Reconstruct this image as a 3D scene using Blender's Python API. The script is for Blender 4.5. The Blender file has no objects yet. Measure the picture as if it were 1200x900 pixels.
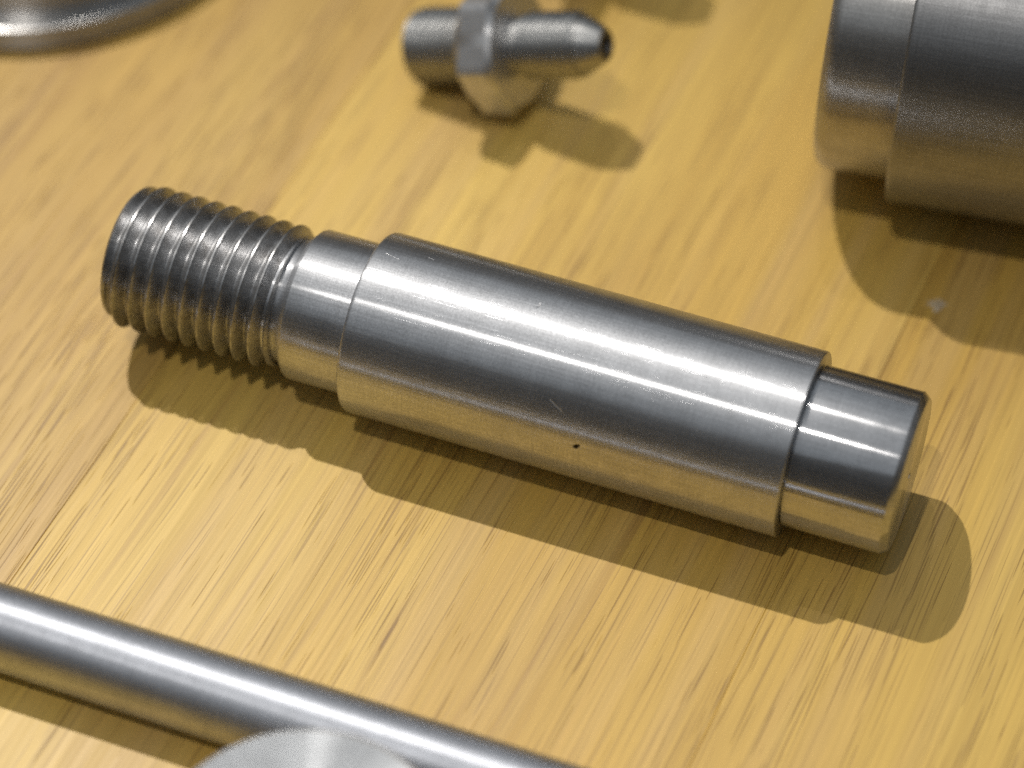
import bpy, bmesh, math, random
from mathutils import Vector, Matrix
random.seed(7)
R_ = math.radians
MM = 0.001
scene = bpy.context.scene
C = scene.collection

# ------------------------------------------------------------------ camera
PHI = R_(50.2)
DIST = 473.3 * MM
cd = bpy.data.cameras.new('camera')
cam = bpy.data.objects.new('camera', cd)
C.objects.link(cam)
cam.location = (0, -DIST * math.cos(PHI), DIST * math.sin(PHI))
cam.rotation_euler = (math.pi / 2 - PHI, 0, 0)
cd.sensor_width = 36
cd.lens = 3371 / 1200 * 36
cd.clip_start = 0.01
cd.clip_end = 50
cd.dof.use_dof = True
cd.dof.focus_distance = 450 * MM
cd.dof.aperture_fstop = 6.8
cd.dof.aperture_blades = 0
scene.camera = cam

# ------------------------------------------------------------------ light
world = bpy.data.worlds.new('World')
scene.world = world
world.use_nodes = True
bg = world.node_tree.nodes['Background']
bg.inputs['Color'].default_value = (0.93, 0.97, 1.0, 1)
bg.inputs['Strength'].default_value = 0.028


def lamp_dir(el, az):
    e, a = R_(el), R_(az)
    return Vector((math.cos(e) * math.sin(a), math.cos(e) * math.cos(a), math.sin(e)))


def spot(name, el, az, dist, watts, radius, colour, cone=60, aim=(0, 0, 0)):
    ld = bpy.data.lights.new(name, 'SPOT')
    ld.energy = watts
    ld.shadow_soft_size = radius
    ld.spot_size = R_(cone)
    ld.spot_blend = 1.0
    ld.color = colour
    o = bpy.data.objects.new(name, ld)
    C.objects.link(o)
    v = lamp_dir(el, az)
    o.location = v * dist
    o.rotation_euler = (o.location - Vector(aim)).to_track_quat('Z', 'Y').to_euler()
    return o


spot('hall_spotlight', 61, -32, 1.9, 111, 0.012, (1.0, 0.95, 0.88), 19, (-0.085, -0.07, 0))
spot('hall_spotlight', 69, -10, 2.1, 9, 0.014, (1.0, 0.95, 0.88))
spot('hall_spotlight', 71, -150, 1.9, 31, 0.016, (1.0, 0.95, 0.88))
# the pale lit ceiling above the stand
ad = bpy.data.lights.new('ceiling_light', 'AREA')
ad.shape = 'RECTANGLE'
ad.size, ad.size_y = 8.0, 8.4
ad.energy = 66
ad.color = (0.84, 0.93, 1.0)
ao = bpy.data.objects.new('ceiling_light', ad)
C.objects.link(ao)
ao.location = (0, 1.2, 2.6)

scene.view_settings.view_transform = 'Standard'
scene.view_settings.look = 'None'
scene.view_settings.exposure = 0
scene.view_settings.gamma = 1
scene.render.engine = 'CYCLES'
cy = scene.cycles
cy.use_denoising = False
cy.max_bounces = 8
cy.diffuse_bounces = 3
cy.glossy_bounces = 5
cy.caustics_reflective = True
cy.blur_glossy = 0.5
cy.sample_clamp_indirect = 4


# ------------------------------------------------------------------ node helpers
class NT:
    def __init__(self, name):
        self.m = bpy.data.materials.new(name)
        self.m.use_nodes = True
        self.t = self.m.node_tree
        self.n = self.t.nodes
        self.bsdf = self.n['Principled BSDF']

    def put(self, sock, v):
        if isinstance(v, bpy.types.NodeSocket):
            self.t.links.new(v, sock)
        else:
            sock.default_value = v

    def math(self, op, a, b=None, c=None, clamp=False):
        n = self.n.new('ShaderNodeMath')
        n.operation = op
        n.use_clamp = clamp
        for i, v in enumerate((a, b, c)):
            if v is not None:
                self.put(n.inputs[i], v)
        return n.outputs[0]

    def coord(self):
        return self.n.new('ShaderNodeTexCoord').outputs['Object']

    def mapping(self, v, loc=(0, 0, 0), rot=(0, 0, 0), scale=(1, 1, 1)):
        n = self.n.new('ShaderNodeMapping')
        self.put(n.inputs['Vector'], v)
        n.inputs['Location'].default_value = loc
        n.inputs['Rotation'].default_value = rot
        n.inputs['Scale'].default_value = scale
        return n.outputs[0]

    def noise(self, v, scale=1.0, detail=2.0, rough=0.5, dist=0.0, out='Fac'):
        n = self.n.new('ShaderNodeTexNoise')
        self.put(n.inputs['Vector'], v)
        n.inputs['Scale'].default_value = scale
        n.inputs['Detail'].default_value = detail
        n.inputs['Roughness'].default_value = rough
        n.inputs['Distortion'].default_value = dist
        return n.outputs[out]

    def ramp(self, f, a, b, lo=0.0, hi=1.0, smooth=True):
        n = self.n.new('ShaderNodeMapRange')
        n.interpolation_type = 'SMOOTHSTEP' if smooth else 'LINEAR'
        n.clamp = True
        self.put(n.inputs['Value'], f)
        n.inputs['From Min'].default_value = a
        n.inputs['From Max'].default_value = b
        n.inputs['To Min'].default_value = lo
        n.inputs['To Max'].default_value = hi
        return n.outputs[0]

    def mix(self, f, a, b, mode='MIX'):
        n = self.n.new('ShaderNodeMix')
        n.data_type = 'RGBA'
        n.blend_type = mode
        self.put(n.inputs[0], f)
        for i, v in ((6, a), (7, b)):
            if isinstance(v, tuple):
                v = v + (1,) if len(v) == 3 else v
            self.put(n.inputs[i], v)
        return n.outputs[2]

    def sep(self, v):
        n = self.n.new('ShaderNodeSeparateXYZ')
        self.put(n.inputs[0], v)
        return n.outputs

    def comb(self, x, y, z):
        n = self.n.new('ShaderNodeCombineXYZ')
        for i, v in enumerate((x, y, z)):
            self.put(n.inputs[i], v)
        return n.outputs[0]

    def bump(self, h, strength, dist, normal=None):
        n = self.n.new('ShaderNodeBump')
        n.inputs['Strength'].default_value = strength
        n.inputs['Distance'].default_value = dist
        self.put(n.inputs['Height'], h)
        if normal is not None:
            self.put(n.inputs['Normal'], normal)
        return n.outputs[0]


# ------------------------------------------------------------------ oak
def oak():
    k = NT('oiled_oak')
    # u along the stave, v across (in metres); the object colour carries each stave's own tone, pore count and cut
    oi = k.n.new('ShaderNodeObjectInfo')
    sc = k.n.new('ShaderNodeSeparateColor')
    k.t.links.new(oi.outputs['Color'], sc.inputs[0])
    tone, porous, cut = sc.outputs[0], sc.outputs[1], sc.outputs[2]
    raw = k.sep(k.coord())
    v0 = k.comb(k.math('ADD', raw[0], k.math('MULTIPLY', cut, 3.0)), raw[1], k.math('MULTIPLY', cut, 5.0))
    warp = k.noise(k.mapping(v0, scale=(4, 18, 1)), 1.0, 1.0, 0.5)
    warp2 = k.noise(k.mapping(v0, loc=(3.1, 1.7, 0), scale=(22, 120, 1)), 1.0, 1.0, 0.5)
    s = k.sep(v0)
    off = k.math('ADD', k.math('MULTIPLY', k.math('SUBTRACT', warp, 0.5), 0.010),
                 k.math('MULTIPLY', k.math('SUBTRACT', warp2, 0.5), 0.0009))
    v = k.comb(s[0], k.math('ADD', s[1], off), s[2])
    # broad tone bands, growth bands, fibres
    broad = k.noise(k.mapping(v, loc=(5, 2, 0), scale=(5, 32, 1)), 1.0, 2.0, 0.55)
    bands = k.noise(k.mapping(v, loc=(1, 9, 0), scale=(4, 280, 1)), 1.0, 2.0, 0.6)
    fibre = k.noise(k.mapping(v, loc=(4, 4, 0), scale=(16, 1300, 1)), 1.0, 2.0, 0.65)
    fine = k.noise(k.mapping(v, loc=(7, 3, 0), scale=(40, 2500, 1)), 1.0, 1.0, 0.6)
    patch = k.noise(k.mapping(v0, loc=(2, 8, 0), scale=(9, 20, 1)), 1.0, 3.0, 0.6)
    # pores: short dark dashes, crowding in some growth bands
    pn = k.noise(k.mapping(v, loc=(0.3, 0.7, 0), scale=(80, 3300, 1)), 1.0, 0.0, 0.4)
    pmask = k.noise(k.mapping(v, loc=(6, 1, 0), scale=(10, 190, 1)), 1.0, 2.0, 0.5)
    pth = k.math('ADD', pn, k.math('MULTIPLY', k.math('SUBTRACT', pmask, 0.5), 0.55))
    pth = k.math('ADD', pth, k.math('MULTIPLY', k.math('SUBTRACT', porous, 0.5), 0.16))
    pore = k.ramp(pth, 0.725, 0.79)
    hn = k.noise(k.mapping(v, loc=(1.3, 2.7, 0), scale=(55, 4300, 1)), 1.0, 0.0, 0.5)
    hair = k.ramp(k.math('ADD', hn, k.math('MULTIPLY', k.math('SUBTRACT', pmask, 0.5), 0.25)), 0.67, 0.74)
    # longer, softer dark streaks
    ln = k.noise(k.mapping(v, loc=(2.2, 5.1, 0), scale=(13, 700, 1)), 1.0, 1.0, 0.5)
    lmask = k.noise(k.mapping(v, loc=(9, 4, 0), scale=(18, 70, 1)), 1.0, 2.0, 0.5)
    streak = k.math('MULTIPLY', k.ramp(ln, 0.58, 0.74), k.ramp(lmask, 0.42, 0.66))
    pale, mid, brown = (0.655, 0.442, 0.106), (0.585, 0.370, 0.078), (0.40, 0.228, 0.044)
    col = k.mix(k.ramp(broad, 0.30, 0.70), mid, pale)
    col = k.mix(k.ramp(bands, 0.46, 0.74, 0, 0.34), col, brown)
    col = k.mix(k.ramp(patch, 0.45, 0.75, 0, 0.5), col, brown)
    tan = k.noise(k.mapping(v, loc=(8, 6, 0), scale=(6, 130, 1)), 1.0, 1.0, 0.5)
    col = k.mix(k.ramp(tan, 0.44, 0.74, 0, 0.5), col, (0.54, 0.355, 0.135))
    col = k.mix(tone, col, (0.43, 0.255, 0.066))
    fcol = k.ramp(fibre, 0.25, 0.75, 0.91, 1.07, smooth=False)
    col = k.mix(1.0, col, k.comb(fcol, fcol, fcol), 'MULTIPLY')
    gcol = k.ramp(fine, 0.25, 0.75, 0.92, 1.07, smooth=False)
    col = k.mix(1.0, col, k.comb(gcol, gcol, gcol), 'MULTIPLY')
    col = k.mix(k.math('MULTIPLY', streak, 0.38), col, (0.27, 0.135, 0.045))
    col = k.mix(k.math('MULTIPLY', pore, 0.55), col, (0.16, 0.075, 0.022))
    col = k.mix(k.math('MULTIPLY', hair, 0.42), col, (0.15, 0.07, 0.02))
    # one pale chip beside the big stepped shaft
    sx = k.sep(k.coord())
    dx = k.math('SUBTRACT', sx[0], 45.5 * MM)
    dy = k.math('SUBTRACT', sx[1], -57.8 * MM)
    wob = k.math('MULTIPLY', k.math('SUBTRACT', k.noise(k.coord(), 900, 2.0), 0.5), 0.0034)
    rr = k.math('ADD', k.math('SQRT', k.math('ADD', k.math('MULTIPLY', dx, dx), k.math('MULTIPLY', dy, dy))), wob)
    chip = k.math('MULTIPLY', k.ramp(rr, 0.0006, 0.0017, 1, 0), k.ramp(rr, 0.0001, 0.0006, 0, 1))
    core = k.ramp(rr, 0.0001, 0.0006, 1, 0)
    col = k.mix(k.math('MULTIPLY', chip, 0.6), col, (0.62, 0.60, 0.55))
    col = k.mix(k.math('MULTIPLY', core, 0.6), col, (0.12, 0.09, 0.06))
    k.put(k.bsdf.inputs['Base Color'], col)
    k.put(k.bsdf.inputs['Roughness'], k.ramp(fibre, 0.2, 0.8, 0.50, 0.40, smooth=False))
    k.bsdf.inputs['Specular IOR Level'].default_value = 0.46
    h = k.math('SUBTRACT', k.math('MULTIPLY', fibre, 0.35), k.math('ADD', pore, k.math('MULTIPLY', streak, 0.35)))
    h = k.math('ADD', h, k.math('MULTIPLY', fine, 0.25))
    k.put(k.bsdf.inputs['Normal'], k.bump(h, 0.40, 0.00008))
    return k.m


# ------------------------------------------------------------------ steel, turned on a lathe (axis = local X)
def steel(name, base=(0.55, 0.558, 0.58), rough=0.20, aniso=0.85, groove=0.25, gfreq=1800, marks=(),
          radius=15.0, scratch=0.0, grime_shade=0.0, blotch=0.05, haze=0.55, hrough=0.54):
    k = NT(name)
    b = k.bsdf
    b.inputs['Metallic'].default_value = 1.0
    co = k.coord()
    s = k.sep(co)
    # tool marks: one value per position along the axis (and per radius on a faced end)
    rad = k.math('SQRT', k.math('ADD', k.math('MULTIPLY', s[1], s[1]), k.math('MULTIPLY', s[2], s[2])))
    line = k.comb(k.math('ADD', s[0], k.math('MULTIPLY', rad, 1.7)), 0.0, 0.0)
    g1 = k.noise(line, gfreq, 3.0, 0.7)
    g2 = k.noise(line, gfreq * 0.16, 2.0, 0.6)
    g3 = k.noise(co, 260, 3.0, 0.6)
    mott = k.noise(k.mapping(co, scale=(2600, 2600, 2600)), 1.0, 1.0, 0.5)
    theta = k.math('MULTIPLY', k.math('ARCTAN2', k.math('MULTIPLY', s[1], -1.0), s[2]), radius)
    t_mm = k.math('MULTIPLY', s[0], 1000.0)
    col = k.mix(k.ramp(g3, 0.3, 0.75, 0, 1), base, tuple(c * (1 - 2.2 * blotch) for c in base))
    gr = k.ramp(k.noise(co, 4300, 0.0, 0.5), 0.2, 0.8, 0.84, 1.16, smooth=False)
    ax = k.noise(k.comb(k.math('MULTIPLY', t_mm, 0.025), k.math('MULTIPLY', theta, 2.6), 0.0), 1.0, 2.0, 0.6)
    gr = k.math('MULTIPLY', gr, k.ramp(ax, 0.25, 0.75, 0.86, 1.12, smooth=False))
    gr = k.math('MULTIPLY', gr, k.ramp(g1, 0.25, 0.75, 0.90, 1.10, smooth=False))
    col = k.mix(1.0, col, k.comb(gr, gr, gr), 'MULTIPLY')
    rgh = k.math('ADD', rough, k.math('MULTIPLY', k.math('SUBTRACT', g2, 0.5), 0.16))
    rgh = k.math('ADD', rgh, k.math('MULTIPLY', k.math('SUBTRACT', g3, 0.5), blotch))
    height = k.math('ADD', k.math('MULTIPLY', g1, 1.0), k.math('MULTIPLY', mott, 0.35))
    if scratch > 0:
        # handling scratches: thin dashes running mostly along the axis
        cyl = k.comb(t_mm, theta, 0.0)
        tot = None
        for i, (ang, sc, th) in enumerate(((8, (0.13, 5.5), 0.735), (-14, (0.20, 7.0), 0.75), (52, (0.30, 6.0), 0.775))):
            n = k.noise(k.mapping(cyl, loc=(3.3 * i, 1.9 * i, i), rot=(0, 0, R_(ang)), scale=(sc[0], sc[1], 1)), 1.0, 0.0, 0.5)
            q = k.ramp(n, th, th + 0.05)
            tot = q if tot is None else k.math('MAXIMUM', tot, q)
        tot = k.math('MULTIPLY', tot, scratch)
        rgh = k.math('ADD', rgh, k.math('MULTIPLY', tot, 0.25))
        height = k.math('SUBTRACT', height, k.math('MULTIPLY', tot, 1.5))
    rag = k.math('MULTIPLY', k.math('SUBTRACT', mott, 0.5), 0.7)
    for (t0, th0, la, lb, rot, kind) in marks:
        u = k.math('SUBTRACT', t_mm, t0)
        w = k.math('SUBTRACT', theta, R_(th0) * radius)
        ca, sa = math.cos(R_(rot)), math.sin(R_(rot))
        p = k.math('DIVIDE', k.math('ADD', k.math('MULTIPLY', u, ca), k.math('MULTIPLY', w, sa)), la)
        q = k.math('DIVIDE', k.math('SUBTRACT', k.math('MULTIPLY', w, ca), k.math('MULTIPLY', u, sa)), lb)
        d = k.math('SQRT', k.math('ADD', k.math('MULTIPLY', p, p), k.math('MULTIPLY', q, q)))
        d = k.math('ADD', d, rag)
        msk = k.ramp(d, 0.45, 1.0, 1, 0)
        if kind == 'pit':
            col = k.mix(msk, col, (0.025, 0.022, 0.02))
            rgh = k.math('ADD', rgh, k.math('MULTIPLY', msk, 0.4))
            height = k.math('SUBTRACT', height, k.math('MULTIPLY', msk, 6))
        else:
            rgh = k.math('ADD', rgh, k.math('MULTIPLY', msk, 0.35))
            col = k.mix(k.math('MULTIPLY', msk, 0.3), col, (0.8, 0.8, 0.8))
            height = k.math('SUBTRACT', height, k.math('MULTIPLY', msk, 8))
    if grime_shade > 0:  # random grime blotches, deepened in colour to imitate shade reflected in the thread
        gm = k.ramp(k.noise(co, 420, 4.0, 0.65), 0.45, 0.75, 0, grime_shade)
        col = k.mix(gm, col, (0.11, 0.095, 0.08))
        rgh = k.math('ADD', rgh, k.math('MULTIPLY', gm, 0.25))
    k.put(b.inputs['Base Color'], col)
    k.put(b.inputs['Roughness'], k.math('MAXIMUM', rgh, 0.04))
    b.inputs['Anisotropic'].default_value = aniso
    if aniso > 0:
        tg = k.n.new('ShaderNodeTangent')
        tg.direction_type = 'RADIAL'
        tg.axis = 'X'
        k.put(b.inputs['Tangent'], tg.outputs[0])
        b.inputs['Anisotropic Rotation'].default_value = 0.25
    nrm = k.bump(height, groove, 0.00002)
    k.put(b.inputs['Normal'], nrm)
    if haze > 0:
        # the torn micro-surface between the tool marks scatters widely
        b2 = k.n.new('ShaderNodeBsdfPrincipled')
        b2.inputs['Metallic'].default_value = 1.0
        k.put(b2.inputs['Base Color'], col)
        b2.inputs['Roughness'].default_value = hrough
        if aniso > 0:
            b2.inputs['Anisotropic'].default_value = 0.55
            b2.inputs['Anisotropic Rotation'].default_value = 0.25
            k.put(b2.inputs['Tangent'], tg.outputs[0])
        k.put(b2.inputs['Normal'], nrm)
        mx = k.n.new('ShaderNodeMixShader')
        mx.inputs[0].default_value = haze
        k.t.links.new(b.outputs[0], mx.inputs[1])
        k.t.links.new(b2.outputs[0], mx.inputs[2])
        k.t.links.new(mx.outputs[0], k.n['Material Output'].inputs['Surface'])
    return k.m


# ------------------------------------------------------------------ mesh helpers (input in millimetres)
def link(name, me, mat, parent=None, sharp=28):
    for p in me.polygons:
        p.use_smooth = True
    me.set_sharp_from_angle(angle=R_(sharp))
    me.materials.append(mat)
    o = bpy.data.objects.new(name, me)
    C.objects.link(o)
    if parent is not None:
        o.parent = parent
    return o


def lathe(name, prof, mat, parent=None, seg=192, sharp=28):
    """profile [(x, r)] turned round the local X axis; a zero radius closes the end"""
    bm = bmesh.new()
    rings = []
    for x, r in prof:
        if r <= 1e-6:
            rings.append([bm.verts.new((x * MM, 0, 0))])
        else:
            rings.append([bm.verts.new((x * MM, r * MM * math.sin(2 * math.pi * i / seg), r * MM * math.cos(2 * math.pi * i / seg)))
                          for i in range(seg)])
    for a, b in zip(rings, rings[1:]):
        for i in range(seg):
            j = (i + 1) % seg
            if len(a) == 1:
                bm.faces.new((a[0], b[j], b[i]))
            elif len(b) == 1:
                bm.faces.new((a[i], a[j], b[0]))
            else:
                bm.faces.new((a[i], a[j], b[j], b[i]))
    bmesh.ops.recalc_face_normals(bm, faces=bm.faces)
    me = bpy.data.meshes.new(name)
    bm.to_mesh(me)
    bm.free()
    return link(name, me, mat, parent, sharp)


def fillet(x0, r0, x1, r1, n=4, convex=True):
    """quarter-round between two profile points (axial then radial)"""
    out = []
    for i in range(n + 1):
        a = math.pi / 2 * i / n
        if convex:
            out.append((x0 + (x1 - x0) * (1 - math.cos(a)), r0 + (r1 - r0) * math.sin(a)))
        else:
            out.append((x0 + (x1 - x0) * math.sin(a), r0 + (r1 - r0) * (1 - math.cos(a))))
    return out


def screw(name, x0, x1, rmaj, pitch, depth, mat, parent, ch0=1.6, ch1=1.6, seg=144, hand=1):
    """single-start thread as one helical sheet between two closed ends"""
    prof = []            # (fraction of pitch, depth fraction)
    shape = ((0.00, 0.0), (0.04, 0.0), (0.09, 0.0), (0.115, 0.04), (0.25, 0.36), (0.40, 0.74), (0.475, 0.93),
             (0.51, 0.985), (0.55, 1.0), (0.59, 0.985), (0.625, 0.93), (0.70, 0.74), (0.85, 0.36), (0.985, 0.04))
    npf = len(shape)
    turns = int((x1 - x0) / pitch) + 3
    rows = []
    for kx in range(-1, turns):
        for f, d in shape:
            rows.append(((kx + f) * pitch, d))
    bm = bmesh.new()
    grid = []
    for s, d in rows:
        ring = []
        for i in range(seg):
            a = 2 * math.pi * i / seg
            x = x0 + s + hand * pitch * i / seg - pitch
            xc = min(max(x, x0), x1)
            r = rmaj - depth * d
            e0 = rmaj - ch0 + (xc - x0) * 1.0
            e1 = rmaj - ch1 + (x1 - xc) * 1.0
            r = min(r, e0, e1)
            # slight wear along the crest
            r += 0.02 * math.sin(a * 3 + s) * (1 - d)
            ring.append(bm.verts.new((xc * MM, r * MM * math.sin(a), r * MM * math.cos(a))))
        grid.append(ring)
    n = len(grid)
    for j in range(n - 1):
        for i in range(seg):
            if i < seg - 1:
                q = (grid[j][i], grid[j][i + 1], grid[j + 1][i + 1], grid[j + 1][i])
            else:
                if j + npf + 1 >= n:
                    continue
                q = (grid[j][i], grid[j + npf][0], grid[j + npf + 1][0], grid[j + 1][i])
            xs = [p.co.x for p in q]
            if max(xs) - min(xs) < 1e-9:
                continue
            bm.faces.new(q)
    for v in [v for v in bm.verts if not v.link_faces]:
        bm.verts.remove(v)
    # end discs
    for xe, re in ((x0, rmaj - ch0), (x1, rmaj - ch1)):
        cv = bm.verts.new((xe * MM, 0, 0))
        ring = [bm.verts.new((xe * MM, re * MM * math.sin(2 * math.pi * i / seg), re * MM * math.cos(2 * math.pi * i / seg))) for i in range(seg)]
        for i in range(seg):
            bm.faces.new((cv, ring[i], ring[(i + 1) % seg]))
    bmesh.ops.remove_doubles(bm, verts=bm.verts, dist=1e-7)
    bmesh.ops.recalc_face_normals(bm, faces=bm.faces)
    me = bpy.data.meshes.new(name)
    bm.to_mesh(me)
    bm.free()
    return link(name, me, mat, parent, 24)


def thing(name, label, cat, loc, rot=(0, 0, 0), group=None):
    o = bpy.data.objects.new(name, None)
    C.objects.link(o)
    o.empty_display_size = 0.01
    o.location = Vector(loc) * MM
    o.rotation_euler = rot
    o['label'] = label
    o['category'] = cat
    if group:
        o['group'] = group
    return o


def copy_tree(o, parent=None):
    c = o.copy()
    C.objects.link(c)
    c.parent = parent
    for ch in list(o.children):
        copy_tree(ch, c)
    return c


# ------------------------------------------------------------------ the table top
def table():
    """solid oak top glued up from 109 mm staves that run away from the camera"""
    top = bpy.data.objects.new('table_top', None)
    C.objects.link(top)
    top['kind'] = 'structure'
    top.empty_display_size = 0.05
    top.rotation_euler = (0, 0, R_(65.5))
    mat = oak()
    w = 108.9
    looks = [(0.10, 0.5), (0.25, 0.4), (0.05, 0.6), (0.04, 0.40), (0.00, 0.36), (0.46, 1.0), (0.15, 0.5), (0.0, 0.4), (0.2, 0.6)]
    for n, (tone, porous) in enumerate(looks):
        y0 = (n - 4.5) * w
        bm = bmesh.new()
        bmesh.ops.create_cube(bm, size=1)
        bmesh.ops.scale(bm, vec=(1.5, (w - 0.03) * MM, 0.028), verts=bm.verts)
        bmesh.ops.translate(bm, vec=(0, (y0 + w / 2) * MM, -0.014), verts=bm.verts)
        bmesh.ops.bevel(bm, geom=bm.edges[:], offset=0.00008, segments=1, affect='EDGES')
        me = bpy.data.meshes.new('board')
        bm.to_mesh(me)
        bm.free()
        o = link('board', me, mat, top)
        o.color = (tone, porous, (n * 0.37) % 1.0, 1)
    return top


table()

# ------------------------------------------------------------------ materials
M_barrel = steel('turned_steel', rough=0.25, aniso=1.0, groove=0.32, scratch=0.16, radius=15.0, marks=(
    (2.4, -1.0, 0.28, 0.75, 8, 'nick'), (14.1, 79, 0.85, 0.50, -40, 'pit'),
    (36.2, 29, 0.09, 1.1, 12, 'nick'), (24.1, 35.5, 0.08, 0.8, -24, 'nick'),
    (10.0, 56.4, 1.7, 0.10, 31, 'nick'), (33.4, 16.6, 0.6, 0.08, 5, 'nick'), (31.0, 15.6, 0.5, 0.07, 9, 'nick'),
    (-17, -15.4, 0.7, 0.06, 16, 'nick'), (-22.6, -7.5, 1.6, 0.05, 14, 'nick'), (-11.3, 5.0, 0.06, 0.8, 4, 'nick')))
M_collar = steel('turned_steel_collar', rough=0.27, aniso=1.0, groove=0.25, scratch=0.12, radius=12.5)
M_tip = steel('ground_steel', base=(0.54, 0.545, 0.565), rough=0.18, aniso=1.0, groove=0.10, radius=12.8, haze=0.32)
M_thread = steel('cut_thread_steel', base=(0.46, 0.462, 0.47), rough=0.26, aniso=0.6, groove=0.35, gfreq=2600, grime_shade=0.5, blotch=0.14)
M_shaft = steel('dull_turned_steel', base=(0.32, 0.32, 0.325), rough=0.44, aniso=0.8, groove=0.14, scratch=0.2, radius=29, blotch=0.04)
M_shaft_end = steel('turned_steel_journal', base=(0.48, 0.47, 0.46), rough=0.30, aniso=0.9, groove=0.08, radius=25)
M_fit = steel('fitting_steel', base=(0.45, 0.45, 0.445), rough=0.36, aniso=0.7, groove=0.2)
M_hex = steel('milled_steel', base=(0.58, 0.58, 0.59), rough=0.34, aniso=0.0, groove=0.2)
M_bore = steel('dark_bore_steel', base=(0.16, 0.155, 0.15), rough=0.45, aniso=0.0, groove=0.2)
M_rod = steel('polished_rod_steel', base=(0.58, 0.60, 0.65), rough=0.52, aniso=0.8, groove=0.12, radius=6, haze=0.4, hrough=0.7)
M_ring = steel('flange_steel', base=(0.43, 0.425, 0.42), rough=0.36, aniso=1.0, groove=0.03, radius=45, haze=0.12)
M_face = steel('faced_steel', base=(0.43, 0.445, 0.465), rough=0.36, aniso=1.0, groove=0.3, radius=18, haze=0.35, hrough=0.75)

# ------------------------------------------------------------------ the threaded pin in the middle
AL = R_(-20.44)
pin = thing('threaded_pin', 'bright turned steel pin with screw thread, collar and stepped end, lying on the oak',
            'machine pin', (1.8, -8.6, 15.0), (0, 0, AL))
lathe('barrel', [(-26.1, 0), (-26.1, 14.25)] + fillet(-26.1, 14.25, -25.3, 15.0, 4)[1:] +
      [(-10, 15.0), (10, 15.0), (30, 15.0), (46.15, 15.0), (46.3, 14.87), (46.3, 0)], M_barrel, pin)
lathe('collar', [(-37.9, 0), (-37.9, 11.2), (-36.9, 12.35), (-36.6, 12.5), (-30, 12.5), (-24, 12.5), (-24, 0)], M_collar, pin)
lathe('neck', [(-41.0, 0), (-41.0, 10.2), (-39.4, 10.2), (-38.8, 10.3), (-38.2, 10.5), (-37.6, 11.0), (-35.5, 11.0), (-35.5, 0)], M_collar, pin)
lathe('tip', [(44.0, 0), (44.0, 12.2), (46.55, 12.2), (46.62, 12.9), (46.7, 12.98), (62.2, 12.98), (62.28, 12.94), (63.2, 12.2), (63.26, 12.1), (63.27, 6), (63.27, 0.75), (62.3, 0.35), (62.0, 0)], M_tip, pin)
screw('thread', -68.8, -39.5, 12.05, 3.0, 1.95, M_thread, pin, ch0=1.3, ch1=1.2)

# ------------------------------------------------------------------ big stepped shaft behind
sh = thing('stepped_shaft', 'large dull grey steel shaft with a narrower bright end, casting the widest shadow',
           'shaft', (68.3, 53.2, 29.0), (0, 0, R_(-14)))
lathe('body', [(0, 0), (0, 28.3)] + fillet(0, 28.3, 0.8, 29.0)[1:] + [(30, 29.0), (70, 29.0), (110, 29.0), (111, 28.0), (111, 0)], M_shaft, sh, seg=256)
lathe('journal', [(-13.2, 0), (-13.2, 22.6)] + fillet(-13.2, 22.6, -10.6, 25.3, 5)[1:] + [(-4, 25.3), (3, 25.3), (3, 0)], M_shaft_end, sh, seg=256)

# ------------------------------------------------------------------ hex fitting
def fitting(label, loc, rot):
    f = thing('hex_fitting', label, 'pipe fitting', loc, rot)
    # hexagonal nut section with chamfered corners, axis X, flat side down
    bm = bmesh.new()
    ROLL = R_(15)
    hw, af = 3.6, 10.7
    rc = af / math.cos(math.pi / 6)
    seg = 96
    rings = []
    for x, cap in ((-hw, 10.4), (-hw + 0.9, 99), (hw - 0.9, 99), (hw, 10.4)):
        ring = []
        for i in range(seg):
            a = 2 * math.pi * i / seg
            m = (a % (math.pi / 3)) - math.pi / 6
            r = min(af / math.cos(m), 12.15)
            r = min(r, cap if cap < 90 else r)
            ring.append(bm.verts.new((x * MM, r * MM * math.sin(a - math.pi / 6 + ROLL), r * MM * math.cos(a - math.pi / 6 + ROLL))))
        rings.append(ring)
    for a, b in zip(rings, rings[1:]):
        for i in range(seg):
            bm.faces.new((a[i], a[(i + 1) % seg], b[(i + 1) % seg], b[i]))
    bm.faces.new(rings[0])
    bm.faces.new(rings[-1])
    bmesh.ops.recalc_face_normals(bm, faces=bm.faces)
    me = bpy.data.meshes.new('hex')
    bm.to_mesh(me)
    bm.free()
    link('hex', me, M_hex, f, 20)
    screw('threaded_end', -17.0, -3.4, 7.0, 1.8, 0.9, M_fit, f, ch0=0.9, ch1=0.2, seg=96)
    lathe('neck', [(3.3, 0), (3.3, 5.0), (6.4, 5.0), (6.4, 0)], M_fit, f, seg=128)
    screw('stem', 5.0, 16.6, 6.0, 1.5, 0.75, M_fit, f, ch0=0.7, ch1=0.6, seg=96)
    lathe('nose', [(16.0, 0), (16.0, 5.0), (16.9, 5.1), (17.1, 5.1), (20.3, 3.3), (20.7, 2.9), (20.75, 1.7), (19.0, 1.6), (19.0, 0)], M_fit, f, seg=128)
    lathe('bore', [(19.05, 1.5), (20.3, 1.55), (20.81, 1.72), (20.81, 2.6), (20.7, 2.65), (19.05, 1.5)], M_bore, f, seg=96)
    return f


def axis_rot(al, be):
    """object X axis turned by al in the table plane and raised by be"""
    return (Matrix.Rotation(al, 4, 'Z') @ Matrix.Rotation(-be, 4, 'Y')).to_euler()


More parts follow.
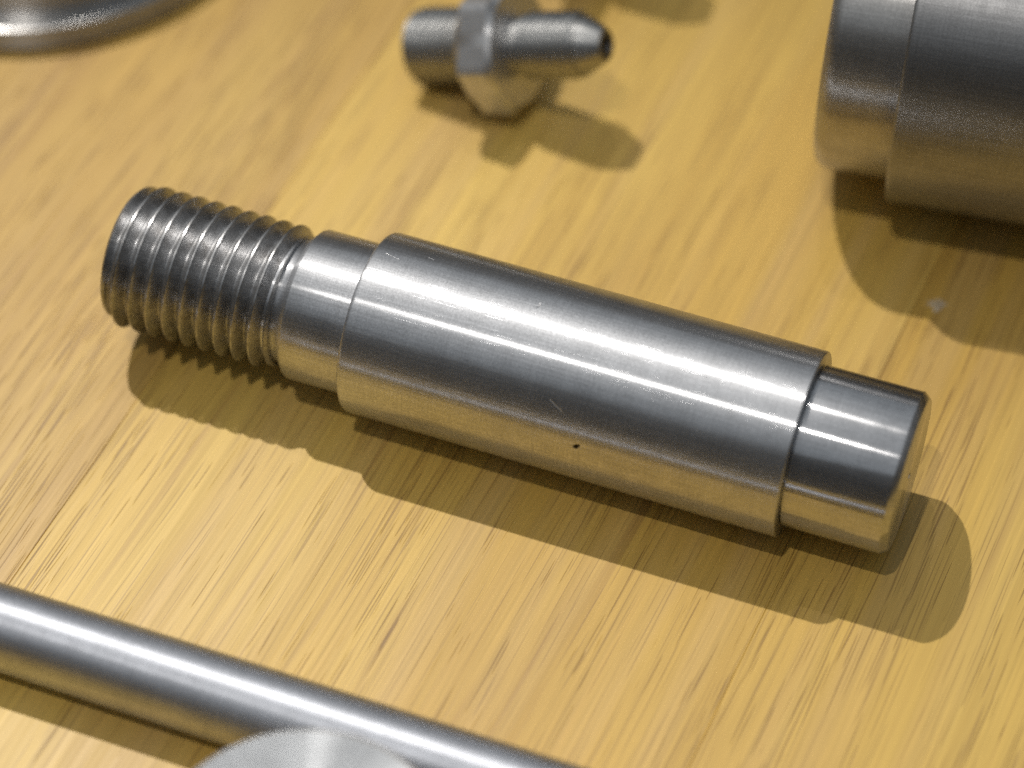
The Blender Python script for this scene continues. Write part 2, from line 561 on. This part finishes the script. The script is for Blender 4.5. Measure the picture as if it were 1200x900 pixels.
fit = fitting('small steel hex fitting with a thread one side and a tapered nose the other',
              (-1.8, 67.6, 12.45), axis_rot(R_(-22), R_(20.0)))
bpy.context.view_layer.update()
low = min((ch.matrix_world @ v.co).z for ch in fit.children for v in ch.data.vertices)
fit.location.z -= low
fit2 = copy_tree(fit)
fit2['label'] = 'second hex fitting beyond the first, showing only the shadow of its nose on the oak'
fit2.location = Vector((12 * MM, 103.0 * MM, fit.location.z))
fit2.rotation_euler = axis_rot(R_(-17), R_(20.0))

# ------------------------------------------------------------------ polished rod
rod = thing('round_rod', 'long slim polished steel rod lying along the oak beside the upright disc', 'rod',
            (-37.8, -67.9, 6.45), (0, 0, R_(-20.5)))
lathe('shank', [(-120, 0), (-120, 5.85), (-119.4, 6.45), (-60, 6.45), (0, 6.45), (60, 6.45), (109.4, 6.45), (110, 5.85)], M_rod, rod, seg=128)
lathe('end_face', [(109.95, 5.87), (110.05, 5.75), (110.05, 0)], M_rod, rod, seg=128)

# ------------------------------------------------------------------ flanged ring
rg = thing('flanged_ring', 'wide round steel flange with a raised polished hub lying flat on the oak', 'flange',
           (-91, 123.6, 0), (0, -math.pi / 2, 0))
lathe('flange', [(0.0, 0), (0.0, 44.4), (0.5, 45.0), (4.9, 45.0), (5.1, 44.9), (5.2, 44.6), (5.2, 30), (5.2, 0)], M_ring, rg, seg=256)
lathe('hub', [(4.0, 41.2), (5.6, 41.2), (6.0, 40.9), (14, 40.5), (15, 38.2), (15.2, 37), (15.2, 22), (14.6, 21), (5.0, 21)], M_ring, rg, seg=256)

# ------------------------------------------------------------------ upright disc in front
st = thing('turned_disc', 'pale round turned steel slug standing upright in front of the slim rod', 'disc',
           (-29.0, -100.6, 0), (0, -math.pi / 2, 0))
lathe('side', [(0, 0), (0, 20.5), (0.4, 21.0), (10, 21.0), (19.2, 21.0), (19.95, 20.3)], M_ring, st, seg=192)
lathe('top_face', [(19.9, 20.35), (20.0, 20.2), (20.05, 10), (20.08, 0)], M_face, st, seg=192)
